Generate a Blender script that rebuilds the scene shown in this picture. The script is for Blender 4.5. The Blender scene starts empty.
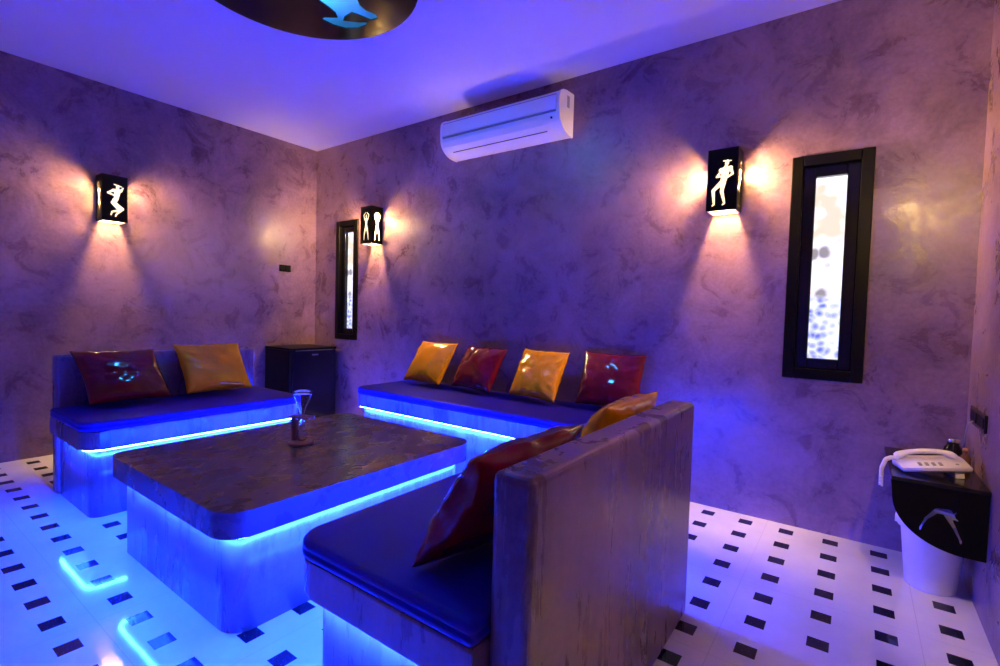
import bpy, bmesh, math, random
from mathutils import Vector, Matrix, noise
random.seed(7)
PI = math.pi
sc = bpy.context.scene
col = sc.collection

# ---------------------------------------------------------------- camera, world, exposure
def cam_axes(yaw, pitch, roll):
    f = Vector((math.sin(yaw)*math.cos(pitch), math.cos(yaw)*math.cos(pitch), -math.sin(pitch)))
    r = Vector((math.cos(yaw), -math.sin(yaw), 0))
    u = r.cross(f)
    c, s = math.cos(roll), math.sin(roll)
    return r*c + u*s, u*c - r*s, f
cd = bpy.data.cameras.new('camera')
cam = bpy.data.objects.new('camera', cd); col.objects.link(cam)
r_, u_, f_ = cam_axes(-0.6270, 0.0399, 0.0279)
M = Matrix((r_, u_, -f_)).transposed().to_4x4()
M.translation = Vector((4.8036, -3.1723, 1.1435))
cam.matrix_world = M
cd.sensor_width = 36.0; cd.lens = 492.09/1000*36.0; cd.clip_start = 0.02
sc.camera = cam
w = bpy.data.worlds.new('world'); sc.world = w; w.use_nodes = True
w.node_tree.nodes['Background'].inputs[0].default_value = (0.010, 0.006, 0.05, 1)
w.node_tree.nodes['Background'].inputs[1].default_value = 1.0
sc.view_settings.view_transform = 'Standard'; sc.view_settings.look = 'None'
sc.view_settings.gamma = 1.0; sc.view_settings.use_curve_mapping = False
sc.view_settings.exposure = 0.12
sc.cycles.max_bounces = 10; sc.cycles.diffuse_bounces = 6; sc.cycles.glossy_bounces = 5
sc.cycles.transmission_bounces = 8
sc.cycles.sample_clamp_indirect = 60.0
STRIP_COL = (0.004, 0.028, 1.0); STRIP_POWER = 950.0
WARM = (1.0, 0.61, 0.23)
BULB_W = 160.0

# ---------------------------------------------------------------- materials
def newmat(name):
    m = bpy.data.materials.new(name); m.use_nodes = True
    nt = m.node_tree; return m, nt, nt.nodes['Principled BSDF']
def N(nt, t, **kw):
    n = nt.nodes.new(t)
    for k, v in kw.items():
        if k in n.inputs: n.inputs[k].default_value = v
        else: setattr(n, k, v)
    return n
def plain(name, color, rough=0.5, metal=0.0, coat=0.0, spec=0.5, emis=None, es=0.0, var=0.0, vscale=30):
    m, nt, b = newmat(name)
    b.inputs['Base Color'].default_value = (*color, 1); b.inputs['Roughness'].default_value = rough
    b.inputs['Metallic'].default_value = metal; b.inputs['Coat Weight'].default_value = coat
    b.inputs['Coat Roughness'].default_value = 0.04
    b.inputs['Specular IOR Level'].default_value = spec
    if emis: b.inputs['Emission Color'].default_value = (*emis, 1); b.inputs['Emission Strength'].default_value = es
    if var > 0:
        tc = N(nt, 'ShaderNodeTexCoord'); n = N(nt, 'ShaderNodeTexNoise', Scale=vscale, Detail=4)
        nt.links.new(tc.outputs['Object'], n.inputs['Vector'])
        bp = N(nt, 'ShaderNodeBump', Strength=var, Distance=0.002)
        nt.links.new(n.outputs['Fac'], bp.inputs['Height']); nt.links.new(bp.outputs['Normal'], b.inputs['Normal'])
    return m
def concrete(name, dark, light, scale=1.0, streak=None, rough=(0.28, 0.55), bump=0.25, contrast=1.0, coat=0.0, det=0.55, dist=(0.9, 1.6)):
    m, nt, b = newmat(name); L = nt.links.new
    tc = N(nt, 'ShaderNodeTexCoord'); mp = N(nt, 'ShaderNodeMapping')
    if streak: mp.inputs['Scale'].default_value = streak
    L(tc.outputs['Object'], mp.inputs['Vector'])
    n1 = N(nt, 'ShaderNodeTexNoise', Scale=1.5*scale, Detail=10, Roughness=det, Distortion=dist[0])
    n2 = N(nt, 'ShaderNodeTexNoise', Scale=6*scale, Detail=9, Roughness=det+0.05, Distortion=dist[1])
    n3 = N(nt, 'ShaderNodeTexNoise', Scale=60*scale, Detail=4, Roughness=0.6)
    L(mp.outputs[0], n1.inputs['Vector']); L(mp.outputs[0], n2.inputs['Vector']); L(tc.outputs['Object'], n3.inputs['Vector'])
    mix = N(nt, 'ShaderNodeMix', data_type='FLOAT'); mix.inputs[0].default_value = 0.42
    L(n1.outputs['Fac'], mix.inputs[2]); L(n2.outputs['Fac'], mix.inputs[3])
    mix2 = N(nt, 'ShaderNodeMix', data_type='FLOAT'); mix2.inputs[0].default_value = 0.15
    L(mix.outputs[0], mix2.inputs[2]); L(n3.outputs['Fac'], mix2.inputs[3])
    cr = N(nt, 'ShaderNodeValToRGB')
    c = 0.16/contrast
    cr.color_ramp.elements[0].position = 0.5-c; cr.color_ramp.elements[0].color = (*dark, 1)
    cr.color_ramp.elements[1].position = 0.5+c; cr.color_ramp.elements[1].color = (*light, 1)
    L(mix2.outputs[0], cr.inputs[0]); L(cr.outputs[0], b.inputs['Base Color'])
    mr = N(nt, 'ShaderNodeMapRange'); mr.inputs['From Min'].default_value = 0.35; mr.inputs['From Max'].default_value = 0.65
    mr.inputs['To Min'].default_value = rough[0]; mr.inputs['To Max'].default_value = rough[1]
    L(n2.outputs['Fac'], mr.inputs['Value']); L(mr.outputs[0], b.inputs['Roughness'])
    bp = N(nt, 'ShaderNodeBump', Strength=bump, Distance=0.012)
    L(mix.outputs[0], bp.inputs['Height']); L(bp.outputs['Normal'], b.inputs['Normal'])
    b.inputs['Coat Weight'].default_value = coat; b.inputs['Coat Roughness'].default_value = 0.15
    return m
MAT_WALL = concrete('wall_cement', (0.080, 0.040, 0.056), (0.38, 0.228, 0.28), 0.75, rough=(0.2, 0.48), bump=0.5, contrast=1.1, det=0.66, dist=(0.5, 0.8))
MAT_BENCH = concrete('bench_cement', (0.06, 0.030, 0.046), (0.33, 0.185, 0.25), 1.1, streak=(1.6, 1.6, 0.35), rough=(0.2, 0.4), bump=0.10, coat=0.15, contrast=0.95, det=0.6, dist=(0.2, 0.4))
MAT_TOP = concrete('table_cement', (0.060, 0.028, 0.055), (0.115, 0.060, 0.105), 1.6, streak=(1.3, 0.7, 1), rough=(0.24, 0.32), bump=0.04, contrast=0.7, det=0.5, dist=(0.3, 0.4))
MAT_CEIL = plain('ceiling_paint', (0.80, 0.78, 0.80), 0.9)
MAT_PAD = plain('navy_vinyl', (0.018, 0.008, 0.32), 0.5, spec=0.2, var=0.15, vscale=250)
MAT_RED = plain('maroon_vinyl', (0.20, 0.0015, 0.004), 0.11, coat=0.5, spec=0.35)
MAT_ORANGE = plain('orange_vinyl', (0.97, 0.38, 0.001), 0.15, coat=0.3, spec=0.3)
MAT_BLACK = plain('black_gloss', (0.005, 0.005, 0.006), 0.14, spec=0.4)
MAT_BLACKM = plain('black_paint', (0.0025, 0.002, 0.002), 0.4, spec=0.12, var=0.1, vscale=60)
MAT_ACRYL = plain('black_acrylic', (0.006, 0.004, 0.003), 0.16, spec=0.35)
MAT_WHITE = plain('white_plastic', (0.80, 0.79, 0.78), 0.35)
MAT_GREY = plain('grey_plastic', (0.28, 0.27, 0.28), 0.4)
MAT_LINER = plain('cream_enamel', (0.85, 0.80, 0.70), 0.5)
MAT_WOOD = plain('varnished_wood', (0.46, 0.19, 0.10), 0.35, var=0.4, vscale=40)
MAT_CHROME = plain('chrome', (0.75, 0.75, 0.78), 0.15, metal=1.0)
MAT_AMBER = plain('brown_glass', (0.12, 0.05, 0.03), 0.08, coat=0.5)
MAT_STRIP = plain('led_strip', (0, 0, 0), 0.5, emis=STRIP_COL, es=STRIP_POWER)
MAT_CYAN = plain('cyan_led', (0, 0, 0), 0.5, emis=(0.03, 0.36, 1.0), es=480.0)
MAT_BULB = plain('bulb_glow', (0, 0, 0), 0.5, emis=(1.0, 0.62, 0.30), es=14.0)
MAT_DIFF = plain('lit_diffuser', (0.5, 0.45, 0.35), 0.5, emis=(1.0, 0.74, 0.42), es=1.6)
def glassmat():
    m, nt, b = newmat('clear_glass')
    b.inputs['Base Color'].default_value = (0.95, 0.97, 1, 1); b.inputs['Roughness'].default_value = 0.02
    b.inputs['Transmission Weight'].default_value = 1.0; b.inputs['IOR'].default_value = 1.45
    return m
MAT_GLASS = glassmat()

DOT = 0.2; DX = 0.1418; DY = -0.1104
def floormat():
    m, nt, b = newmat('dotted_tiles'); L = nt.links.new
    tc = N(nt, 'ShaderNodeTexCoord'); sep = N(nt, 'ShaderNodeSeparateXYZ'); L(tc.outputs['Object'], sep.inputs[0])
    def cell(sock, off, period):
        a = N(nt, 'ShaderNodeMath', operation='SUBTRACT'); L(sock, a.inputs[0]); a.inputs[1].default_value = off
        d = N(nt, 'ShaderNodeMath', operation='DIVIDE'); L(a.outputs[0], d.inputs[0]); d.inputs[1].default_value = period
        r = N(nt, 'ShaderNodeMath', operation='ADD'); L(d.outputs[0], r.inputs[0]); r.inputs[1].default_value = 0.5
        fl = N(nt, 'ShaderNodeMath', operation='FLOOR'); L(r.outputs[0], fl.inputs[0])
        s = N(nt, 'ShaderNodeMath', operation='SUBTRACT'); L(d.outputs[0], s.inputs[0]); L(fl.outputs[0], s.inputs[1])
        ab = N(nt, 'ShaderNodeMath', operation='ABSOLUTE'); L(s.outputs[0], ab.inputs[0])
        return ab.outputs[0]
    def less(s, v):
        n = N(nt, 'ShaderNodeMath', operation='LESS_THAN'); L(s, n.inputs[0]); n.inputs[1].default_value = v; return n.outputs[0]
    def op(o, s1, s2):
        n = N(nt, 'ShaderNodeMath', operation=o); L(s1, n.inputs[0]); L(s2, n.inputs[1]); return n.outputs[0]
    half = 0.0335/DOT
    dot = op('MULTIPLY', less(cell(sep.outputs[0], DX, DOT), half), less(cell(sep.outputs[1], DY, DOT), half))
    joint = op('MAXIMUM', less(cell(sep.outputs[0], DX+0.1, 0.6), 0.0018), less(cell(sep.outputs[1], DY-0.1, 0.6), 0.0018))
    n1 = N(nt, 'ShaderNodeTexNoise', Scale=2.5, Detail=6, Roughness=0.6); L(tc.outputs['Object'], n1.inputs['Vector'])
    cr = N(nt, 'ShaderNodeValToRGB')
    cr.color_ramp.elements[0].position = 0.3; cr.color_ramp.elements[0].color = (0.66, 0.62, 0.62, 1)
    cr.color_ramp.elements[1].position = 0.7; cr.color_ramp.elements[1].color = (0.80, 0.77, 0.76, 1)
    L(n1.outputs['Fac'], cr.inputs[0])
    mj = N(nt, 'ShaderNodeMix', data_type='RGBA'); L(joint, mj.inputs[0]); L(cr.outputs[0], mj.inputs[6]); mj.inputs[7].default_value = (0.58, 0.53, 0.53, 1)
    n2 = N(nt, 'ShaderNodeTexNoise', Scale=170, Detail=3, Roughness=0.7); L(tc.outputs['Object'], n2.inputs['Vector'])
    cd2 = N(nt, 'ShaderNodeValToRGB')
    cd2.color_ramp.elements[0].position = 0.60; cd2.color_ramp.elements[0].color = (0.006, 0.006, 0.010, 1)
    cd2.color_ramp.elements[1].position = 0.70; cd2.color_ramp.elements[1].color = (0.16, 0.15, 0.17, 1)
    L(n2.outputs['Fac'], cd2.inputs[0])
    md = N(nt, 'ShaderNodeMix', data_type='RGBA'); L(dot, md.inputs[0]); L(mj.outputs[2], md.inputs[6]); L(cd2.outputs[0], md.inputs[7])
    L(md.outputs[2], b.inputs['Base Color'])
    b.inputs['Roughness'].default_value = 0.10; b.inputs['Coat Weight'].default_value = 0.3; b.inputs['Coat Roughness'].default_value = 0.03
    n3 = N(nt, 'ShaderNodeTexNoise', Scale=5, Detail=2); L(tc.outputs['Object'], n3.inputs['Vector'])
    bp = N(nt, 'ShaderNodeBump', Strength=0.06, Distance=0.01); L(n3.outputs['Fac'], bp.inputs['Height']); L(bp.outputs['Normal'], b.inputs['Normal'])
    return m
MAT_FLOOR = floormat()

def panemat():
    """daylit patterned glass: plain at the top, arches in the middle, bubbles at the foot"""
    m, nt, b = newmat('patterned_glass'); L = nt.links.new
    tc = N(nt, 'ShaderNodeTexCoord'); sep = N(nt, 'ShaderNodeSeparateXYZ'); L(tc.outputs['Object'], sep.inputs[0])
    def vor(scale, lo, hi, c0, c1, feat='F1'):
        v = N(nt, 'ShaderNodeTexVoronoi', feature=feat); v.inputs['Scale'].default_value = scale
        wn = N(nt, 'ShaderNodeTexNoise', Scale=9, Detail=3); L(tc.outputs['Object'], wn.inputs['Vector'])
        wa = N(nt, 'ShaderNodeVectorMath', operation='MULTIPLY_ADD'); wa.inputs[1].default_value = (0.06, 0.06, 0.06)
        L(wn.outputs['Color'], wa.inputs[0]); L(tc.outputs['Object'], wa.inputs[2]); L(wa.outputs[0], v.inputs['Vector'])
        r = N(nt, 'ShaderNodeValToRGB'); e = r.color_ramp.elements
        e[0].position = lo; e[0].color = (*c0, 1); e[1].position = hi; e[1].color = (*c1, 1)
        L(v.outputs['Distance'], r.inputs[0]); return r.outputs[0]
    small = vor(24, 0.15, 0.62, (0.14, 0.20, 0.80), (1.0, 1.05, 1.4))
    big = vor(12, 0.26, 0.50, (0.34, 0.31, 0.34), (1.25, 1.2, 1.4))
    top = N(nt, 'ShaderNodeTexNoise', Scale=7, Detail=2); L(tc.outputs['Object'], top.inputs['Vector'])
    tr = N(nt, 'ShaderNodeValToRGB'); e = tr.color_ramp.elements
    e[0].position = 0.42; e[0].color = (0.95, 0.82, 0.66, 1); e[1].position = 0.55; e[1].color = (1.35, 1.3, 1.45, 1)
    L(top.outputs['Fac'], tr.inputs[0])
    def step(z, wd=0.02):
        r = N(nt, 'ShaderNodeMapRange'); r.inputs['From Min'].default_value = z-wd; r.inputs['From Max'].default_value = z+wd
        L(sep.outputs[2], r.inputs['Value']); return r.outputs[0]
    m1 = N(nt, 'ShaderNodeMix', data_type='RGBA'); L(step(-0.16), m1.inputs[0]); L(small, m1.inputs[6]); L(big, m1.inputs[7])
    m2 = N(nt, 'ShaderNodeMix', data_type='RGBA'); L(step(0.15, 0.03), m2.inputs[0]); L(m1.outputs[2], m2.inputs[6]); L(tr.outputs[0], m2.inputs[7])
    L(m2.outputs[2], b.inputs['Emission Color']); b.inputs['Emission Strength'].default_value = 0.95
    b.inputs['Base Color'].default_value = (0.1, 0.1, 0.12, 1); b.inputs['Roughness'].default_value = 0.1
    return m
MAT_PANE = panemat()

# ---------------------------------------------------------------- helpers
def props(o, label=None, cat=None, group=None, kind=None):
    if label: o['label'] = label
    if cat: o['category'] = cat
    if group: o['group'] = group
    if kind: o['kind'] = kind
    return o
def root(name, loc, rz=0.0, **k):
    o = bpy.data.objects.new(name, None); o.empty_display_size = 0.05
    col.objects.link(o); o.location = loc; o.rotation_euler = (0, 0, rz)
    return props(o, **k)
def mk(name, bm, mat, parent=None, smooth=False, loc=None, rot=None):
    me = bpy.data.meshes.new(name)
    bmesh.ops.recalc_face_normals(bm, faces=bm.faces[:])
    bm.to_mesh(me); bm.free()
    return mkme(name, me, mat, parent, smooth, loc, rot)
def mkme(name, me, mat, parent=None, smooth=False, loc=None, rot=None):
    if mat: me.materials.clear(); me.materials.append(mat)
    if smooth: me.polygons.foreach_set('use_smooth', [True]*len(me.polygons))
    o = bpy.data.objects.new(name, me); col.objects.link(o)
    if parent: o.parent = parent
    if loc: o.location = loc
    if rot: o.rotation_euler = rot
    return o
def box(bm, x0, x1, y0, y1, z0, z1, bev=0.0, seg=2):
    r = bmesh.ops.create_cube(bm, size=1.0)
    vs = r['verts']
    for v in vs:
        v.co = Vector(((x0+x1)/2 + v.co.x*(x1-x0), (y0+y1)/2 + v.co.y*(y1-y0), (z0+z1)/2 + v.co.z*(z1-z0)))
    if bev > 0:
        es = list({e for v in vs for e in v.link_edges})
        bmesh.ops.bevel(bm, geom=es, offset=bev, segments=seg, affect='EDGES', profile=0.5)
def B(x0, x1, y0, y1, z0, z1, bev=0.0, seg=2):
    bm = bmesh.new(); box(bm, x0, x1, y0, y1, z0, z1, bev, seg); return bm
def rrect(x0, x1, y0, y1, rs, n=8):
    """ccw outline, rs = radii at (x0y0, x1y0, x1y1, x0y1)"""
    pts = []
    for (cx, cy, sx, sy, r, a0) in ((x0, y0, 1, 1, rs[0], PI), (x1, y0, -1, 1, rs[1], 1.5*PI), (x1, y1, -1, -1, rs[2], 0), (x0, y1, 1, -1, rs[3], 0.5*PI)):
        if r <= 1e-6: pts.append((cx, cy)); continue
        ox, oy = cx+sx*r, cy+sy*r
        for k in range(n+1):
            a = a0 + 0.5*PI*k/n
            pts.append((ox+math.cos(a)*r, oy+math.sin(a)*r))
    return pts
def prism(pts, z0, z1, bev=0.0, seg=3):
    bm = bmesh.new()
    lo = [bm.verts.new((x, y, z0)) for x, y in pts]; hi = [bm.verts.new((x, y, z1)) for x, y in pts]
    n = len(pts)
    fb = bm.faces.new(lo[::-1]); ft = bm.faces.new(hi)
    for i in range(n): bm.faces.new((lo[i], lo[(i+1) % n], hi[(i+1) % n], hi[i]))
    if bev > 0:
        es = list(ft.edges)+list(fb.edges)
        bmesh.ops.bevel(bm, geom=es, offset=bev, segments=seg, affect='EDGES', profile=0.5)
    return bm
def tube(bm, path, r, n=8, closed=False, radii=None):
    path = [Vector(p) for p in path]; rings = []; m = len(path)
    prev = None
    for i, p in enumerate(path):
        if closed: t = path[(i+1) % m]-path[i-1]
        else: t = path[min(i+1, m-1)]-path[max(i-1, 0)]
        t.normalize()
        a = prev if prev is not None else (Vector((0, 0, 1)) if abs(t.z) < 0.9 else Vector((1, 0, 0)))
        a = (a - t*a.dot(t)).normalized(); prev = a
        b_ = t.cross(a); rr = radii[i] if radii else r
        rings.append([bm.verts.new(p+(a*math.cos(2*PI*k/n)+b_*math.sin(2*PI*k/n))*rr) for k in range(n)])
    for i in range(m if closed else m-1):
        A, C = rings[i], rings[(i+1) % m]
        for k in range(n): bm.faces.new((A[k], A[(k+1) % n], C[(k+1) % n], C[k]))
    if not closed:
        bm.faces.new(rings[0][::-1]); bm.faces.new(rings[-1])
def lathe(bm, prof, n=32, cx=0, cy=0, close=False):
    rings = []
    for r, z in prof:
        if r < 1e-5: rings.append([bm.verts.new((cx, cy, z))])
        else: rings.append([bm.verts.new((cx+r*math.cos(2*PI*k/n), cy+r*math.sin(2*PI*k/n), z)) for k in range(n)])
    seq = list(zip(rings, rings[1:])) + ([(rings[-1], rings[0])] if close else [])
    for A, C in seq:
        for k in range(n):
            k2 = (k+1) % n
            if len(A) == 1 and len(C) == 1: continue
            if len(A) == 1: bm.faces.new((A[0], C[k], C[k2]))
            elif len(C) == 1: bm.faces.new((A[k], A[k2], C[0]))
            else: bm.faces.new((A[k], A[k2], C[k2], C[k]))
def contours(caps, W, H, res=0.006, level=0.0):
    """outline loops of a union of tapered capsules (x1,y1,x2,y2,r1,r2) by marching squares"""
    nx, ny = int(W/res)+3, int(H/res)+3
    def f(x, y):
        d = 1e9
        for x1, y1, x2, y2, r1, r2 in caps:
            dx, dy = x2-x1, y2-y1; l = dx*dx+dy*dy
            t = 0 if l < 1e-12 else max(0, min(1, ((x-x1)*dx+(y-y1)*dy)/l))
            d = min(d, math.hypot(x-x1-t*dx, y-y1-t*dy)-(r1+(r2-r1)*t))
        return d+1e-9
    g = [[f((i-1)*res, (j-1)*res) for i in range(nx)] for j in range(ny)]
    def ip(i1, j1, i2, j2):
        a, b_ = g[j1][i1], g[j2][i2]; t = a/(a-b_)
        return ((i1+(i2-i1)*t-1)*res, (j1+(j2-j1)*t-1)*res)
    seg = {}; pos = {}
    for j in range(ny-1):
        for i in range(nx-1):
            c = [g[j][i] < 0, g[j][i+1] < 0, g[j+1][i+1] < 0, g[j+1][i] < 0]
            if all(c) or not any(c): continue
            E = [((i, j), (i+1, j)), ((i+1, j), (i+1, j+1)), ((i, j+1), (i+1, j+1)), ((i, j), (i, j+1))]
            cr = [k for k in range(4) if c[k] != c[(k+1) % 4]]
            prs = [(cr[0], cr[1])] if len(cr) == 2 else [(cr[0], cr[1]), (cr[2], cr[3])]
            for p, q in prs:
                for k in (p, q): pos[E[k]] = ip(*E[k][0], *E[k][1])
                seg.setdefault(E[p], []).append(E[q]); seg.setdefault(E[q], []).append(E[p])
    loops = []; used = set()
    for s in seg:
        if s in used: continue
        loop = [s]; used.add(s); cur = s
        while True:
            nx_ = [q for q in seg[cur] if q not in used]
            if not nx_: break
            cur = nx_[0]; used.add(cur); loop.append(cur)
        if len(loop) > 8: loops.append([pos[k] for k in loop])
    return loops
def plate(outer, holes, th):
    """flat plate in local XY with real cut-outs, thickness th centred on z=0"""
    cu = bpy.data.curves.new('plate', 'CURVE'); cu.dimensions = '2D'; cu.fill_mode = 'BOTH'; cu.extrude = th/2
    for lp in [outer]+holes:
        s = cu.splines.new('POLY'); s.points.add(len(lp)-1)
        for p, q in zip(s.points, lp): p.co = (q[0], q[1], 0, 1)
        s.use_cyclic_u = True
    o = bpy.data.objects.new('plate', cu); col.objects.link(o)
    dg = bpy.context.evaluated_depsgraph_get()
    me = bpy.data.meshes.new_from_object(o.evaluated_get(dg))
    bpy.data.objects.remove(o); bpy.data.curves.remove(cu)
    return me
def copy_tree(o, parent=None):
    c = o.copy(); col.objects.link(c)
    if parent: c.parent = parent
    for ch in list(o.children): copy_tree(ch, c)
    return c

# ---------------------------------------------------------------- room shell
RW, RH, RY = 5.2439, 2.8353, -4.6
mk('floor', B(-0.12, RW+0.12, RY-0.12, 0.12, -0.08, 0), MAT_FLOOR)['kind'] = 'structure'
mk('ceiling', B(-0.12, RW+0.12, RY-0.12, 0.12, RH, RH+0.08), MAT_CEIL)['kind'] = 'structure'
mk('wall_left', B(-0.12, 0, RY, 0, 0, RH), MAT_WALL)['kind'] = 'structure'
mk('wall_right', B(RW, RW+0.12, RY, 0, 0, RH), MAT_WALL)['kind'] = 'structure'
mk('wall_front', B(-0.12, RW+0.12, RY-0.12, RY, 0, RH), MAT_WALL)['kind'] = 'structure'
WIN = ((0.372, 0.724), (4.474, 4.840)); WZ = (0.832, 2.045)
bm = bmesh.new()
xs = [-0.12, WIN[0][0]+0.03, WIN[0][1]-0.03, WIN[1][0]+0.03, WIN[1][1]-0.03, RW+0.12]
for i in range(5):
    if i in (1, 3):
        box(bm, xs[i], xs[i+1], 0, 0.12, 0, WZ[0]+0.03); box(bm, xs[i], xs[i+1], 0, 0.12, WZ[1]-0.03, RH)
    else: box(bm, xs[i], xs[i+1], 0, 0.12, 0, RH)
mk('wall_back', bm, MAT_WALL)['kind'] = 'structure'

def window(name, x0, x1, label):
    z0, z1 = WZ
    r = root(name, ((x0+x1)/2, 0, z0), kind='structure', label=label)
    hx = (x1-x0)/2; H = z1-z0
    def ring(o, i, ya, yb, bev):
        b2 = bmesh.new()
        box(b2, -o, -i, ya, yb, 0+(hx-o), H-(hx-o), bev); box(b2, i, o, ya, yb, 0+(hx-o), H-(hx-o), bev)
        box(b2, -i, i, ya, yb, (hx-o), (hx-i), bev); box(b2, -i, i, ya, yb, H-(hx-i), H-(hx-o), bev)
        return b2
    mk('window_frame', ring(hx, hx-0.055, -0.014, 0.11, 0.004), MAT_BLACKM, r)
    mk('window_sash', ring(hx-0.055, hx-0.113, 0.020, 0.10, 0.005), MAT_BLACK, r)
    gx = hx-0.112
    mk('window_pane', B(-gx, gx, 0.055, 0.065, -(H/2-0.112), H/2-0.112), MAT_PANE, r, loc=(0, 0, H/2))
    return r
window('window_1', *WIN[0], 'narrow black framed window near the corner of the room')
window('window_2', *WIN[1], 'narrow black framed window with bubble patterned bright glass')

# ---------------------------------------------------------------- benches and table
def pad_mesh(x0, x1, y0, y1, z0, z1, rs):
    """upholstered pad: thin cover, soft shoulder, piping groove at mid height"""
    bm = bmesh.new(); rings = []
    n = 7
    def off(o):
        return rrect(x0+o, x1-o, y0+o, y1-o, [max(r-o, 0.004) for r in rs], n)
    h = z1-z0
    prof = [(0.010, z0), (0.002, z0+0.15*h), (0.0, z0+0.42*h), (0.006, z0+0.52*h), (0.001, z0+0.62*h), (0.002, z0+0.80*h), (0.009, z0+0.94*h), (0.022, z1)]
    for o, z in prof: rings.append([bm.verts.new((x, y, z)) for x, y in off(o)])
    for A, C in zip(rings, rings[1:]):
        for k in range(len(A)): bm.faces.new((A[k], A[(k+1) % len(A)], C[(k+1) % len(A)], C[k]))
    bm.faces.new(rings[0][::-1]); bm.faces.new(rings[-1])
    return bm
def arc_path(pts2, z): return [(x, y, z) for x, y in pts2]
ZS0, ZS1, ZP = 0.372, 0.470, 0.522       # slab underside, slab top, pad top
def bench(name, L, D, label, panel=True, wrap=0.55, ins=0.03):
    """built along local x (length L, centred), front faces -y, back at y=+D/2"""
    r = root(name, (0, 0, 0), label=label, cat='bench', group='cement lounge benches')
    hx, hy = L/2, D/2
    o = 0.045
    ip = 0.10 if panel else 0.0
    mk('base', prism(rrect(-hx+o, hx-o, -hy+o, hy-ip, (0.06, 0.06, 0, 0)), 0, ZS0+0.004), MAT_BENCH, r, True).data
    mk('seat_slab', prism(rrect(-hx, hx, -hy, hy-ip, (0.09, 0.09, 0, 0)), ZS0, ZS1, 0.008), MAT_BENCH, r)
    mk('seat_pad', pad_mesh(-hx-0.004, hx+0.004, -hy-0.004, hy-ip, ZS1, ZP, (0.09, 0.09, 0.02, 0.02)), MAT_PAD, r, True)
    if panel:
        bp = B(-hx+ins, hx-ins, hy-ip, hy, 0, 0.825, 0.018, 4)
        mk('back_panel', bp, MAT_BENCH, r)
    q = rrect(-hx+0.026, hx-0.026, -hy+0.026, hy, (0.07, 0.07, 0, 0), 8)
    front = [p for p in q if p[1] < hy-1e-6]       # ccw: starts with corner x0y0 then x1y0
    path = [(-hx+0.026, -hy+0.026+wrap)] + front + [(hx-0.026, -hy+0.026+wrap)]
    if wrap == 0: path = [(-hx+0.06, -hy+0.026), (0, -hy+0.026), (hx-0.06, -hy+0.026)]
    b3 = bmesh.new(); tube(b3, [(x, y, ZS0-0.007) for x, y in path], 0.0052, 6)
    mk('light_strip', b3, MAT_STRIP, r, True)
    return r
lb = bench('cement_bench', 1.235, 0.71, 'cement bench in front of the left wall with one maroon and one orange pillow', wrap=0.5)
lb.location = (0.93+0.355, -1.785, 0); lb.rotation_euler = (0, 0, PI/2)
rb = bench('cement_bench', 1.255, 0.745, 'cement bench nearest the camera seen from behind its tall back panel', wrap=0.55, ins=0.045)
rb.location = (4.317-0.3725, -1.797, 0); rb.rotation_euler = (0, 0, -PI/2)
bb = bench('cement_bench', 2.12, 0.66, 'longest cement bench along the window wall below the air conditioner', panel=False, wrap=0.0)
bb.location = (2.60, -0.331, 0)

tx0, tx1, ty0, ty1 = 2.055, 3.165, -2.414, -1.115
t = root('coffee_table', ((tx0+tx1)/2, (ty0+ty1)/2, 0), label='low square cement table with blue light under its top in the middle of the benches', cat='table')
hx, hy = (tx1-tx0)/2, (ty1-ty0)/2
mk('base', prism(rrect(-hx+0.047, hx-0.047, -hy+0.047, hy-0.047, (0.05, 0.085, 0.085, 0.05), 10), 0, 0.364), MAT_BENCH, t, True)
mk('table_top', prism(rrect(-hx, hx, -hy, hy, (0.075, 0.10, 0.10, 0.075), 12), 0.360, 0.452, 0.006), MAT_TOP, t)
b3 = bmesh.new(); tube(b3, [(x, y, 0.353) for x, y in rrect(-hx+0.026, hx-0.026, -hy+0.026, hy-0.026, (0.05, 0.08, 0.08, 0.05), 10)], 0.0052, 6, closed=True)
mk('light_strip', b3, MAT_STRIP, t, True)
for o in (lb, rb, bb, t):
    for c in o.children:
        if c.name.startswith('base'):
            me = c.data
            for p in me.polygons:
                if abs(p.normal.z) > 0.9: p.use_smooth = False

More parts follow.
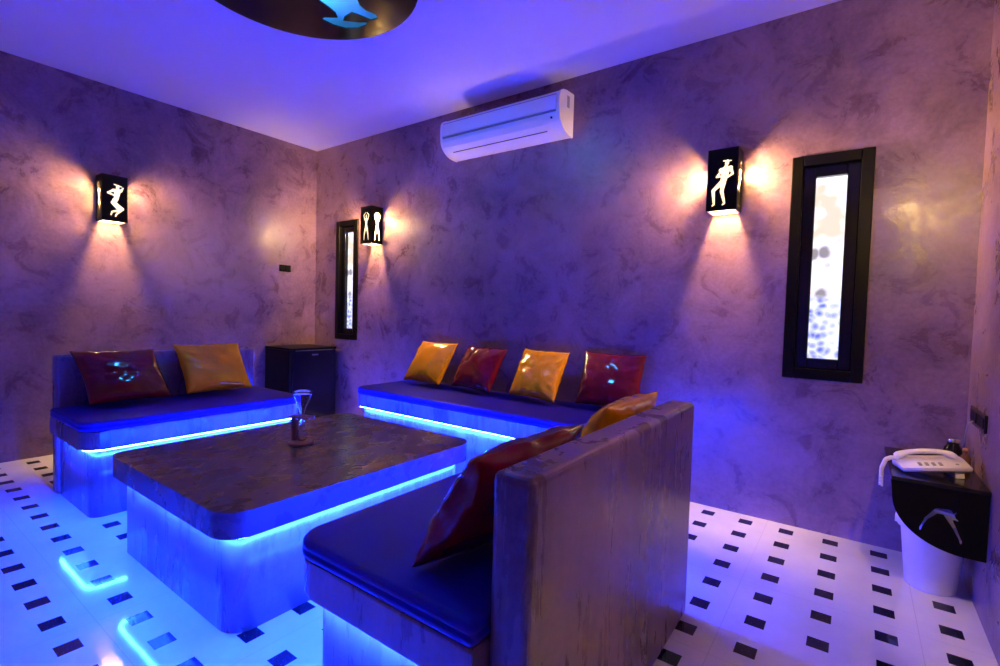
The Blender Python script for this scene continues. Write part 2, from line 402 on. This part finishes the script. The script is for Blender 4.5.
# ---------------------------------------------------------------- pillows
def pillow_mesh(wd, ht, th, seed, pinch=0.05, n=40):
    bm = bmesh.new(); rnd = random.Random(seed)
    sd = Vector((seed*3.7, seed*1.3, 0))
    folds = [(rnd.uniform(-0.9, 0.9), rnd.uniform(0.3, 1.0), rnd.uniform(8, 14), rnd.uniform(0, 6)) for _ in range(4)]
    layers = []
    for side in (1, -1):
        g = []
        for j in range(n+1):
            row = []
            for i in range(n+1):
                u, v = 2*i/n-1, 2*j/n-1
                if side == -1 and (i in (0, n) or j in (0, n)): row.append(layers[0][j][i]); continue
                # concave outline, corners reach out
                x = u*(wd/2)*(1-pinch*(1-v*v)); y = v*(ht/2)*(1-pinch*(1-u*u))
                e = (1-abs(u)**2.4)*(1-abs(v)**2.4)
                z = th/2*(max(e, 0)**0.55)
                # creases running in from the corners and edges
                rim = max(abs(u), abs(v)); k = math.exp(-((1-rim)/0.28)**2)*min(1, (1-rim)*14)
                ang = math.atan2(v, u)
                z += 0.006*k*math.sin(ang*17+seed*2.1)*(0.4+noise.noise(Vector((u*2, v*2, side))+sd))
                z += 0.010*noise.noise(Vector((u*2.3, v*2.3, side*3))+sd)*max(e, 0)**0.5
                z += 0.004*noise.ridged_multi_fractal(Vector((u*1.6+v*0.8, v*1.1, side*5))+sd, 1.0, 2.0, 3, 0.9, 2.0)*k
                y += 0.004*noise.noise(Vector((u*3, v*3, 9))+sd); x += 0.004*noise.noise(Vector((u*3, v*3, 19))+sd)
                row.append(bm.verts.new((x, y, side*z)))
            g.append(row)
        layers.append(g)
        for j in range(n):
            for i in range(n):
                q = (g[j][i], g[j][i+1], g[j+1][i+1], g[j+1][i])
                bm.faces.new(q if side == 1 else q[::-1])
    return bm
def pillow(bl, br, tl, mat, label, group, seed, th=0.13, wd=None):
    """placed by its lower corners and one upper corner, plump side to the room"""
    bl, br, tl = map(Vector, (bl, br, tl))
    X = (br-bl); T_ = tl-bl; W_ = wd or X.length; X.normalize()
    sh = T_.dot(X); Y = T_ - X*sh; H_ = Y.length; Y.normalize(); Z = X.cross(Y)
    bm = pillow_mesh(W_, H_, th, seed)
    for v in bm.verts: v.co.x += sh*v.co.y/H_
    o = mk('pillow', bm, mat, None, True)
    Mx = Matrix((X, Y, Z)).transposed().to_4x4(); Mx.translation = bl+X*(W_+sh)/2+Y*H_/2
    o.matrix_world = Mx
    return props(o, label=label, cat='pillow', group=group)
zb = ZP+0.035
G1, G2, G3 = 'pillows on the bench by the left wall', 'pillows on the long bench under the air conditioner', 'pillows on the bench nearest the camera'
# left bench (faces +x): bottom at x 1.30, top leaning over the back panel at x 1.07
pillow((1.285, -2.285, zb), (1.30, -1.865, zb), (1.085, -2.325, 0.85), MAT_RED, 'glossy maroon pillow on the left wall bench beside an orange one', G1, 1)
pillow((1.27, -1.775, zb), (1.275, -1.345, zb), (1.07, -1.78, 0.87), MAT_ORANGE, 'orange pillow on the left wall bench, nearer the black mini fridge', G1, 2)
# back bench (faces -y)
pillow((1.685, -0.255, zb), (2.12, -0.285, zb), (1.715, -0.06, 0.885), MAT_ORANGE, 'orange pillow at the fridge end of the long bench', G2, 3)
pillow((2.20, -0.23, zb), (2.64, -0.30, zb), (2.235, -0.06, 0.875), MAT_RED, 'maroon pillow between the two orange pillows on the long bench', G2, 4)
pillow((2.775, -0.25, zb), (3.19, -0.31, zb), (2.785, -0.06, 0.885), MAT_ORANGE, 'orange pillow between the two maroon pillows on the long bench', G2, 5)
pillow((3.30, -0.225, zb), (3.73, -0.21, zb), (3.285, -0.06, 0.90), MAT_RED, 'maroon pillow at the window end of the long bench', G2, 6)
# near bench (faces -x): left corner of the pillow is at larger y
pillow((3.995, -1.87, 0.535), (3.975, -2.36, 0.535), (4.165, -1.85, 0.825), MAT_RED, 'large maroon pillow leaning on the inside of the tall back panel', G3, 7, th=0.15)
pillow((4.0, -1.23, 0.54), (3.995, -1.72, 0.54), (4.165, -1.19, 0.848), MAT_ORANGE, 'orange pillow peeking over the top of the tall back panel', G3, 8, th=0.15)

# ---------------------------------------------------------------- wall lamps
S = 0.01
def fig_bent():      # leaning dancer with bent knees, 16 x 35 cm face, units cm from lower left
    return [(10.2, 26.3, 10.4, 27.4, 1.3, 1.2), (8.4, 27.9, 12.4, 27.6, 0.5, 0.4), (9.6, 24.6, 10.2, 26, 0.9, 0.9), (7.2, 22.8, 12.2, 23.6, 1.5, 1.4), (7.6, 22.5, 5.0, 19.2, 0.9, 0.7),
            (5.0, 19.2, 8.2, 19.4, 0.7, 0.6), (12.4, 23.4, 13.4, 20.0, 1.0, 0.8), (13.2, 20.0, 10.2, 18.2, 0.8, 0.7), (9.8, 22.8, 8.6, 16.2, 2.6, 1.9),
            (8.0, 16.0, 3.4, 11.6, 1.7, 1.2), (3.4, 11.6, 4.0, 4.2, 1.2, 0.7), (4.0, 3.6, 3.2, 3.0, 0.7, 0.5), (8.8, 15.6, 8.0, 10.8, 1.6, 1.2), (8.0, 10.8, 9.6, 4.2, 1.2, 0.7), (9.6, 3.8, 8.7, 3.1, 0.7, 0.5)]
def fig_crouch():
    return [(9.8, 26.0, 9.8, 27.2, 1.3, 1.2), (7.6, 28.2, 12.2, 27.2, 0.5, 0.5), (9.8, 24.0, 9.8, 26, 0.9, 0.9), (7.0, 23.6, 11.8, 24.0, 1.3, 1.3), (6.8, 23.4, 3.6, 21.2, 0.9, 0.8), (3.6, 21.2, 7.4, 20.0, 0.8, 0.7),
            (12.0, 24.0, 13.2, 26.4, 0.9, 0.6), (9.6, 23.2, 8.8, 17.0, 2.5, 1.7), (8.0, 16.2, 7.2, 14.0, 2.0, 1.7),
            (7.6, 14.2, 13.0, 10.2, 1.6, 1.1), (13.0, 10.2, 9.2, 6.0, 1.1, 0.7), (9.2, 6.0, 8.4, 4.0, 0.7, 0.6), (6.6, 14.2, 11.0, 8.8, 1.5, 1.1), (10.6, 8.8, 6.2, 7.2, 1.0, 0.7), (6.2, 7.2, 5.6, 4.8, 0.7, 0.6)]
def fig_arms():
    return [(8, 25.2, 8, 26.2, 1.3, 1.2), (8, 23.5, 8, 25, 0.8, 0.8), (5.8, 22.8, 10.2, 22.8, 1.2, 1.2), (5.6, 23, 4.4, 26.6, 0.9, 0.8), (4.4, 26.6, 7.2, 29.2, 0.8, 0.5), (10.4, 23, 11.6, 26.6, 0.9, 0.8),
            (11.6, 26.6, 8.8, 29.2, 0.8, 0.5), (8, 22, 8, 17.4, 2.4, 1.5), (8, 16.4, 8, 14.6, 2.1, 2.6), (6.8, 14, 5.4, 8.6, 1.6, 1.0), (5.4, 8.6, 5.0, 3.6, 0.95, 0.6), (9.2, 14, 10.6, 8.6, 1.6, 1.0), (10.6, 8.6, 11.2, 3.6, 0.95, 0.6)]
def sc_(caps, wcm): return [tuple(v*S for v in c[:0]) or (c[0]*S*wcm/16, c[1]*S, c[2]*S*wcm/16, c[3]*S, c[4]*S*(0.55 if wcm < 16 else 0.84), c[5]*S*(0.55 if wcm < 16 else 0.84)) for c in caps]
LW, LD, LH = 0.16, 0.13, 0.35
def wall_lamp(loc, rz, figs, label):
    """back against the wall at local y=0, front faces -y; open at the foot"""
    r = root('wall_lamp', loc, rz, label=label, cat='wall lamp', group='black cut-out wall lamps')
    th = 0.004
    holes = contours(sc_(figs[0], 16), LW, LH, 0.0028)
    me = plate([(0, 0), (LW, 0), (LW, LH), (0, LH)], holes, th)
    mkme('front_panel', me, MAT_BLACKM, r, loc=(-LW/2, -LD, -LH/2), rot=(PI/2, 0, 0))
    side = contours(sc_(figs[1], 13), LD, LH, 0.0028)
    me = plate([(0, 0), (LD, 0), (LD, LH), (0, LH)], side, th)
    mkme('side_panel', me, MAT_BLACKM, r, loc=(LW/2, -LD, -LH/2), rot=(PI/2, 0, PI/2))
    mkme('side_panel', me.copy(), MAT_BLACKM, r, loc=(-LW/2, -LD, -LH/2), rot=(PI/2, 0, PI/2))
    mk('top_panel', B(-LW/2, LW/2, -LD, 0, LH/2-0.004, LH/2, 0.001), MAT_BLACKM, r)
    mk('back_plate', B(-LW/2+0.003, LW/2-0.003, -0.006, -0.001, -LH/2, LH/2-0.005), MAT_LINER, r)
    b2 = bmesh.new()   # inner folded lip round the open foot
    for a in ((-LW/2+.002, LW/2-.002, -LD+.002, -LD+.014), (-LW/2+.002, -LW/2+.014, -LD+.002, -.006), (LW/2-.014, LW/2-.002, -LD+.002, -.006)):
        box(b2, *a, -LH/2, -LH/2+0.003)
    mk('lip', b2, MAT_LINER, r)
    mk('diffuser', B(-LW/2+0.012, LW/2-0.012, -LD+0.008, -LD+0.011, -LH/2+0.02, LH/2-0.03), MAT_DIFF, r)
    b2 = bmesh.new()
    lathe(b2, [(0, 0.168), (0.014, 0.168), (0.014, 0.128), (0, 0.128)], 20)
    so = mk('socket', b2, MAT_LINER, r, loc=(0, -0.062, 0.0))
    b2 = bmesh.new()
    lathe(b2, [(0, 0.128), (0.012, 0.128), (0.018, 0.115), (0.024, 0.098), (0.022, 0.084), (0.012, 0.074), (0, 0.072)], 20)
    mk('bulb', b2, MAT_BULB, r, True, loc=(0, -0.062, 0.0))
    l = bpy.data.lights.new('lamp_light', 'POINT'); l.energy = BULB_W; l.color = WARM; l.shadow_soft_size = 0.034
    lo = bpy.data.objects.new('lamp_light', l); col.objects.link(lo); lo.parent = r; lo.location = (0, -0.062, 0.05)
    return r
ZL = 1.945
wall_lamp((0, -1.83, ZL), PI/2, (fig_crouch(), fig_arms()), 'black wall lamp with a crouching dancer cut-out, alone on the left wall')
wall_lamp((1.0, 0, ZL), 0, (fig_arms(), fig_arms()), 'black wall lamp with raised-arm dancer cut-outs beside the window by the corner')
wall_lamp((4.14, 0, ZL), 0, (fig_bent(), fig_bent()), 'black wall lamp with a bent-knee dancer in a hat, beside the window with bubble glass')

wall_lamp((RW, -2.05, ZL), -PI/2, (fig_crouch(), fig_arms()), 'black wall lamp with a crouching dancer cut-out on the right wall near the camera')


# ---------------------------------------------------------------- air conditioner
ac = root('air_conditioner', (2.55, 0, 2.408), label='white split air conditioner high on the wall over the long bench', cat='air conditioner')
def prof_mesh(prof, x0, x1, bev=0.0):
    bm = bmesh.new()
    A = [bm.verts.new((x0, y, z)) for y, z in prof]; C = [bm.verts.new((x1, y, z)) for y, z in prof]
    bm.faces.new(A); bm.faces.new(C[::-1])
    for k in range(len(prof)): bm.faces.new((A[k], A[(k+1) % len(prof)], C[(k+1) % len(prof)], C[k]))
    return bm
ap = [(0, 0.004), (0, 0.300), (-0.10, 0.296), (-0.155, 0.284), (-0.185, 0.266), (-0.200, 0.240)]
ap += [(-0.205, 0.20), (-0.203, 0.14)]
ap += [(-0.200+0.165*(1-math.cos(a)), 0.125-0.123*math.sin(a)) for a in [k*PI/2/9 for k in range(0, 10)]]
mk('body', prof_mesh(ap, -0.535, 0.535), MAT_WHITE, ac)
for s in (-1, 1):
    x = s*0.535
    sp = [(y*1.012, z) for y, z in ap]
    mk('side_cover', prof_mesh([(0, 0.0)]+[(y-0.003 if y < -0.01 else y, z+(0.003 if z > 0.2 else -0.002)) for y, z in ap[1:]], min(x, x+s*0.014), max(x, x+s*0.014)), MAT_WHITE, ac)
mk('front_cover', B(-0.525, 0.525, -0.213, -0.200, 0.145, 0.238, 0.004), MAT_WHITE, ac)
mk('intake_slot', B(-0.52, 0.52, -0.2045, -0.18, 0.241, 0.246), MAT_GREY, ac)
mk('front_seam', B(-0.52, 0.52, -0.2085, -0.19, 0.128, 0.141, 0.002), MAT_GREY, ac)
fl = bmesh.new()
def apy(z): # y of the curved belly at height z
    a = math.asin(max(0, min(1, (0.125-z)/0.123))); return -0.200+0.165*(1-math.cos(a))
mk('air_flap', prof_mesh([(apy(0.10)-0.004, 0.10), (apy(0.06)-0.005, 0.06), (apy(0.03)-0.005, 0.03), (apy(0.03)+0.004, 0.034), (apy(0.06)+0.004, 0.062), (apy(0.10)+0.004, 0.10)], -0.46, 0.42), MAT_WHITE, ac)
mk('flap_gap', prof_mesh([(apy(0.028)-0.0025, 0.026), (apy(0.034)-0.0025, 0.034), (apy(0.034)+0.01, 0.034), (apy(0.028)+0.01, 0.03)], -0.46, 0.42), MAT_BLACKM, ac)
mk('receiver_eye', B(0.475, 0.49, apy(0.095)-0.003, apy(0.095)+0.01, 0.088, 0.102, 0.001), MAT_BLACK, ac)
mk('rating_plate', B(0.549, 0.5505, -0.10, -0.065, 0.185, 0.265), MAT_GREY, ac)

# ---------------------------------------------------------------- ceiling light
cl = root('ceiling_light', (2.525, -1.79, RH), label='round black ceiling light with a glowing high-heel cut-out', cat='ceiling light')
CR, CZ = 0.585, 0.065
def ucirc(r, n=72): return [(r*math.cos(2*PI*k/n), r*math.sin(2*PI*k/n)) for k in range(n)]
# cut-out of a foot in a high-heeled shoe, metres from the fixture's centre, leg towards the room
SHOE = [(-0.045, 0.145), (-0.099, 0.187), (-0.110, 0.262), (-0.121, 0.307), (-0.148, 0.338), (-0.210, 0.293), (-0.236, 0.297), (-0.229, 0.371),
        (-0.196, 0.429), (-0.137, 0.467), (-0.073, 0.473), (-0.038, 0.462), (-0.088, 0.429), (-0.144, 0.372), (-0.112, 0.355), (-0.039, 0.351), (-0.022, 0.408),
        (-0.008, 0.455), (0.038, 0.467), (0.058, 0.436), (0.041, 0.382), (0.049, 0.335), (0.093, 0.275), (0.16, 0.08), (0.26, -0.16), (0.06, -0.26), (-0.02, -0.05)]
me = plate(ucirc(CR), [SHOE], 0.006)
mkme('cut_out_disc', me, MAT_ACRYL, cl, loc=(0, 0, -CZ))
b2 = bmesh.new(); lathe(b2, [(CR-0.006, -CZ+0.003), (CR, -CZ+0.003), (CR, 0), (CR-0.006, 0)], 96, close=True)
mk('rim', b2, MAT_BLACKM, cl, True)
mk('inner_reflector', prism(ucirc(CR-0.008), -0.006, -0.001), MAT_WHITE, cl)
b2 = bmesh.new(); tube(b2, [(-0.30, 0.11, -0.03), (0.0, 0.10, -0.03), (0.34, 0.12, -0.03)], 0.007, 6)
mk('light_strip', b2, MAT_CYAN, cl, True)

# ---------------------------------------------------------------- mini fridge
fr = root('mini_fridge', (0.26, -0.325, 0), label='black mini fridge standing in the corner of the room', cat='fridge')
FH = 0.755
mk('body', B(-0.24, 0.185, -0.245, 0.245, 0.022, FH-0.022, 0.006), MAT_BLACKM, fr)
mk('top_panel', B(-0.24, 0.242, -0.248, 0.248, FH-0.022, FH, 0.006), MAT_BLACKM, fr)
dr = mk('door', B(0.190, 0.240, -0.245, 0.245, 0.03, FH-0.026, 0.010, 3), MAT_BLACK, fr)
mk('badge', B(0.2395, 0.2425, -0.035, 0.035, FH-0.075, FH-0.060, 0.001), MAT_CHROME, dr)
mk('handle', B(0.225, 0.2405, -0.20, 0.20, FH-0.0262, FH-0.0225, 0.001), MAT_GREY, dr)
for sx in (-0.20, 0.15):
    for sy in (-0.2, 0.2):
        b2 = bmesh.new(); lathe(b2, [(0, 0), (0.018, 0), (0.018, 0.022), (0, 0.022)], 14, sx, sy)
        mk('foot', b2, MAT_BLACKM, fr)

# ---------------------------------------------------------------- glass in its wooden stand
gs = root('glass_stand', (2.535, -1.745, 0.452), 0.35, label='small round-footed wooden stand holding a glass on the table', cat='glass stand')
b2 = bmesh.new(); lathe(b2, [(0, 0), (0.053, 0), (0.056, 0.004), (0.056, 0.011), (0.052, 0.015), (0, 0.015)], 32)
mk('foot', b2, MAT_WOOD, gs, True)
mk('post', B(-0.045, -0.026, -0.012, 0.012, 0.015, 0.142, 0.003), MAT_WOOD, gs)
fork = [(-0.055, -0.016), (-0.02, -0.022), (0.055, -0.024), (0.060, -0.012), (0.018, -0.012), (0.008, -0.010)]
fork += [(0.006+0.0135*math.cos(a), 0.0135*math.sin(a)) for a in [-PI/2-k*PI/8 for k in range(0, 9)]]
fork += [(0.018, 0.012), (0.060, 0.012), (0.055, 0.024), (-0.02, 0.022), (-0.055, 0.016)]
mk('fork_arm', prism(fork, 0.132, 0.142), MAT_WOOD, gs)
gl = root('beer_glass', (2.535+0.006*math.cos(0.35), -1.745+0.006*math.sin(0.35), 0.4675), label='tall flared clear glass held in the small wooden stand', cat='glass')
out = [(0.0, 0.0), (0.014, 0.001), (0.022, 0.010), (0.025, 0.024), (0.021, 0.042), (0.013, 0.062), (0.0095, 0.085), (0.0095, 0.118), (0.012, 0.140), (0.020, 0.170), (0.031, 0.195), (0.040, 0.228), (0.043, 0.243)]
inn = [(max(r-0.002, 0), z+ (0.003 if z < 0.02 else 0)) for r, z in out[::-1]]
b2 = bmesh.new(); lathe(b2, out+[(0.042, 0.2445)]+inn, 36)
mk('glass_body', b2, MAT_GLASS, gl, True)
gs.scale = (1.12, 1.12, 1.0); gl.scale = (1.08, 1.08, 1.04)

# ---------------------------------------------------------------- corner shelf, bin, telephone
cs = root('corner_shelf', (RW, 0, 0), label='black corner shelf with a leg-shaped cut-out on its curved front, carrying the telephone', cat='shelf')
SW, SDp, SZ = 0.300, 0.60, 0.522
mk('shelf_top', prism([(-SW, -0.004), (-SW, -0.135), (-SW+0.004, -SDp), (-0.002, -SDp), (-0.002, -0.004)], SZ-0.016, SZ, 0.002), MAT_BLACK, cs)
# curved front panel: quarter outline, straight right edge on the wall
fp = [(0, 0), (0, 0.262)]
outl = [(0.298, 0.262), (0.298, 0.0)]
n = 20
outl = [(0.0, 0.258), (0.006, 0.20)]
for k in range(1, n+1):
    a = k/n*PI/2
    outl.append((0.245-0.239*math.cos(a), 0.20-0.200*math.sin(a)))
outl += [(0.296, 0.0), (0.296, 0.258)]
def legsloop():
    caps = [(0.132, 0.166, 0.168, 0.168, 0.013, 0.015), (0.168, 0.168, 0.182, 0.150, 0.014, 0.011), (0.182, 0.158, 0.192, 0.172, 0.005, 0.003), (0.182, 0.150, 0.199, 0.142, 0.006, 0.003),
            (0.130, 0.166, 0.096, 0.128, 0.011, 0.006), (0.096, 0.128, 0.080, 0.090, 0.006, 0.0035), (0.080, 0.090, 0.078, 0.078, 0.005, 0.003),
            (0.164, 0.156, 0.190, 0.112, 0.011, 0.006), (0.190, 0.112, 0.212, 0.066, 0.006, 0.0035), (0.212, 0.066, 0.214, 0.055, 0.005, 0.003)]
    caps = [(0.030+0.9*(c[0]), c[1]-0.004, 0.030+0.9*c[2], c[3]-0.004, c[4]*0.85, c[5]*0.85) for c in caps]
    return contours(caps, 0.30, 0.26, 0.003)
me = plate(outl, legsloop(), 0.006)
mkme('front_panel', me, MAT_BLACKM, cs, loc=(-0.298, -SDp+0.012, SZ-0.016-0.258), rot=(PI/2, 0, 0))

bn = root('waste_bin', (5.112, -0.335, 0), label='white plastic waste bin below the black corner shelf', cat='bin')
b2 = bmesh.new()
lathe(b2, [(0, 0), (0.080, 0), (0.087, 0.006), (0.112, 0.275), (0.119, 0.281), (0.125, 0.292), (0.122, 0.305), (0.114, 0.309), (0.107, 0.302), (0.106, 0.275), (0.08, 0.012), (0, 0.010)], 48)
mk('bin_body', b2, MAT_WHITE, bn, True)
b2 = bmesh.new()
def bag(a, r, z): return Vector((r*math.cos(a), r*math.sin(a), z))
rng = random.Random(3); rows = []
for j, (r, z) in enumerate([(0.101, 0.20), (0.1055, 0.300), (0.117, 0.3110), (0.1265, 0.303), (0.130, 0.285), (0.131, 0.262)]):
    rows.append([b2.verts.new(bag(2*PI*k/60, r+(0.002*noise.noise(Vector((k*0.9, j*0.7, 1))) if j > 2 else 0), z+(0.010*noise.noise(Vector((k*0.35, 2, 5))) if j > 3 else 0))) for k in range(60)])
for A, C in zip(rows, rows[1:]):
    for k in range(60): b2.faces.new((A[k], A[(k+1) % 60], C[(k+1) % 60], C[k]))
MAT_BAG = plain('bag_film', (0.72, 0.72, 0.76), 0.3)
mk('bin_liner', b2, MAT_BAG, bn, True)

ph = root('telephone', (5.085, -0.44, SZ+0.018), math.radians(14), label='white corded desk telephone on the black corner shelf', cat='telephone')
tilt = math.radians(0)
PL, PD = 0.262, 0.14
def wedge(x0, x1, pts): return prof_mesh(pts, x0, x1)
MAT_PHONE = plain('phone_plastic', (0.82, 0.78, 0.74), 0.35)
bmw = wedge(-PL/2, PL/2, [(-0.056, 0.002), (0.075, 0.002), (0.078, 0.046), (0.02, 0.048), (-0.062, 0.027), (-0.066, 0.020)])
bmesh.ops.bevel(bmw, geom=bmw.edges[:], offset=0.005, segments=2, affect='EDGES')
pb = mk('phone_base', bmw, MAT_PHONE, ph, True)
mk('stand', B(0.070, 0.105, -0.045, 0.05, -0.028, 0.006, 0.003), MAT_PHONE, ph)
ph.rotation_euler = (0, -0.13, math.radians(14)); ph.scale = (0.88, 0.92, 0.92); ph.location.z = SZ+0.016
def sl(y): return 0.027+(y+0.062)*(0.021/0.082)
for k in range(4):
    kb = B(-0.0065, 0.0065, -0.012, 0.012, -0.001, 0.004, 0.001)
    mk('key', kb, MAT_GREY, ph, loc=(-0.055+k*0.026, -0.036, sl(-0.036)), rot=(math.atan(0.256), 0, 0))
mk('lamp_mark', B(-0.006, 0.006, -0.004, 0.004, -0.001, 0.002), MAT_GREY, ph, loc=(0.085, -0.036, sl(-0.036)), rot=(math.atan(0.256), 0, 0))
b2 = bmesh.new(); prev = None; rings = []
HN = 22
for k in range(HN+1):                      # handset: arched bar with two capsules
    tt = k/HN; x = -0.130+0.235*tt
    e = abs(2*tt-1)
    zc = 0.060+0.018*(1-e**2.2); hw = 0.021+0.009*max(0, (e-0.55)/0.45)**0.7
    up = 0.011; dn = 0.010+0.020*max(0, (e-0.62)/0.38)**0.6
    if k in (0, HN): hw *= 0.75; up *= 0.5; dn *= 0.8
    sec = []
    for q in range(12):
        a = 2*PI*q/12; sec.append(b2.verts.new((x, 0.026+hw*math.cos(a), zc+(up if math.sin(a) > 0 else dn)*math.sin(a))))
    rings.append(sec)
for A, C in zip(rings, rings[1:]):
    for q in range(12): b2.faces.new((A[q], A[(q+1) % 12], C[(q+1) % 12], C[q]))
b2.faces.new(rings[0][::-1]); b2.faces.new(rings[-1])
mk('handset', b2, MAT_PHONE, ph, True)
b2 = bmesh.new()                            # coiled lead leaves the handset and hangs over the shelf edge
ctrl = [Vector(p) for p in ((-0.128, 0.015, 0.046), (-0.15, 0.012, 0.052), (-0.175, 0.005, 0.045), (-0.200, -0.008, 0.005), (-0.212, -0.018, -0.075))]
pts = []
for i in range(len(ctrl)-1):
    for q in range(40):
        tt = q/40; pts.append(ctrl[i].lerp(ctrl[i+1], tt))
for _ in range(30): pts = [pts[0]]+[(pts[i-1]+pts[i]*2+pts[i+1])/4 for i in range(1, len(pts)-1)]+[pts[-1]]
coil = []
for i, p in enumerate(pts):
    tg = (pts[min(i+1, len(pts)-1)]-pts[max(i-1, 0)]).normalized()
    a = tg.cross(Vector((0, 1, 0))).normalized(); c_ = tg.cross(a)
    for s_ in range(3):
        th = (i*3+s_)*0.62; coil.append(p+(a*math.cos(th)+c_*math.sin(th))*0.0075)
tube(b2, coil, 0.0028, 5)
mk('coiled_lead', b2, MAT_PHONE, ph, True)

# wall plates
def plate_thing(name, loc, rz, w_, h_, label, cat, mods):
    r = root(name, loc, rz, label=label, cat=cat)
    mk('face_plate', B(-w_/2, w_/2, -0.010, 0, -h_/2, h_/2, 0.003), MAT_BLACK, r)
    for k, (mx, mw) in enumerate(mods):
        mk('socket_insert', B(mx-mw/2, mx+mw/2, -0.0125, -0.008, -h_*0.3, h_*0.3, 0.001), MAT_BLACKM, r)
    return r
plate_thing('wall_switch', (0, -0.358, 1.545), PI/2, 0.125, 0.068, 'small dark wall switch on the left wall over the mini fridge', 'switch', [(-0.03, 0.05), (0.03, 0.05)])
po = plate_thing('wall_socket', (RW, -0.292, 0.752), -PI/2, 0.31, 0.074, 'black double wall socket above the telephone shelf', 'socket', [(-0.075, 0.12), (0.075, 0.12)])
b2 = bmesh.new()
tube(b2, [(RW-0.012, -0.24, 0.735), (RW-0.03, -0.235, 0.715), (RW-0.032, -0.215, 0.67), (RW-0.03, -0.19, 0.63), (RW-0.035, -0.18, 0.60)], 0.0025, 6)
cb = mk('phone_cable', b2, MAT_GREY, None, True)
props(cb, label='thin cable hanging from the black wall socket', cat='cable')
ja = root('glass_jar', (5.185, -0.13, SZ), label='small dark round jar behind the telephone below the wall socket', cat='jar')
b2 = bmesh.new(); lathe(b2, [(0, 0), (0.026, 0), (0.033, 0.010), (0.035, 0.035), (0.031, 0.062), (0.021, 0.078), (0.021, 0.088), (0, 0.088)], 28)
mk('jar_body', b2, MAT_BLACK, ja, True)
b2 = bmesh.new(); lathe(b2, [(0, 0.0885), (0.024, 0.0885), (0.025, 0.092), (0.024, 0.104), (0, 0.106)], 28)
mk('lid', b2, MAT_CHROME, ja, True)
bo = root('brown_bottle', (5.215, -0.22, SZ), label='little brown bottle on the shelf against the right wall', cat='bottle')
b2 = bmesh.new(); lathe(b2, [(0, 0), (0.019, 0), (0.021, 0.004), (0.021, 0.042), (0.009, 0.056), (0.008, 0.070), (0, 0.070)], 24)
mk('bottle_body', b2, MAT_AMBER, bo, True)
b2 = bmesh.new(); lathe(b2, [(0, 0.0705), (0.0095, 0.0705), (0.0095, 0.084), (0, 0.085)], 20)
mk('cap', b2, MAT_WOOD, bo, True)
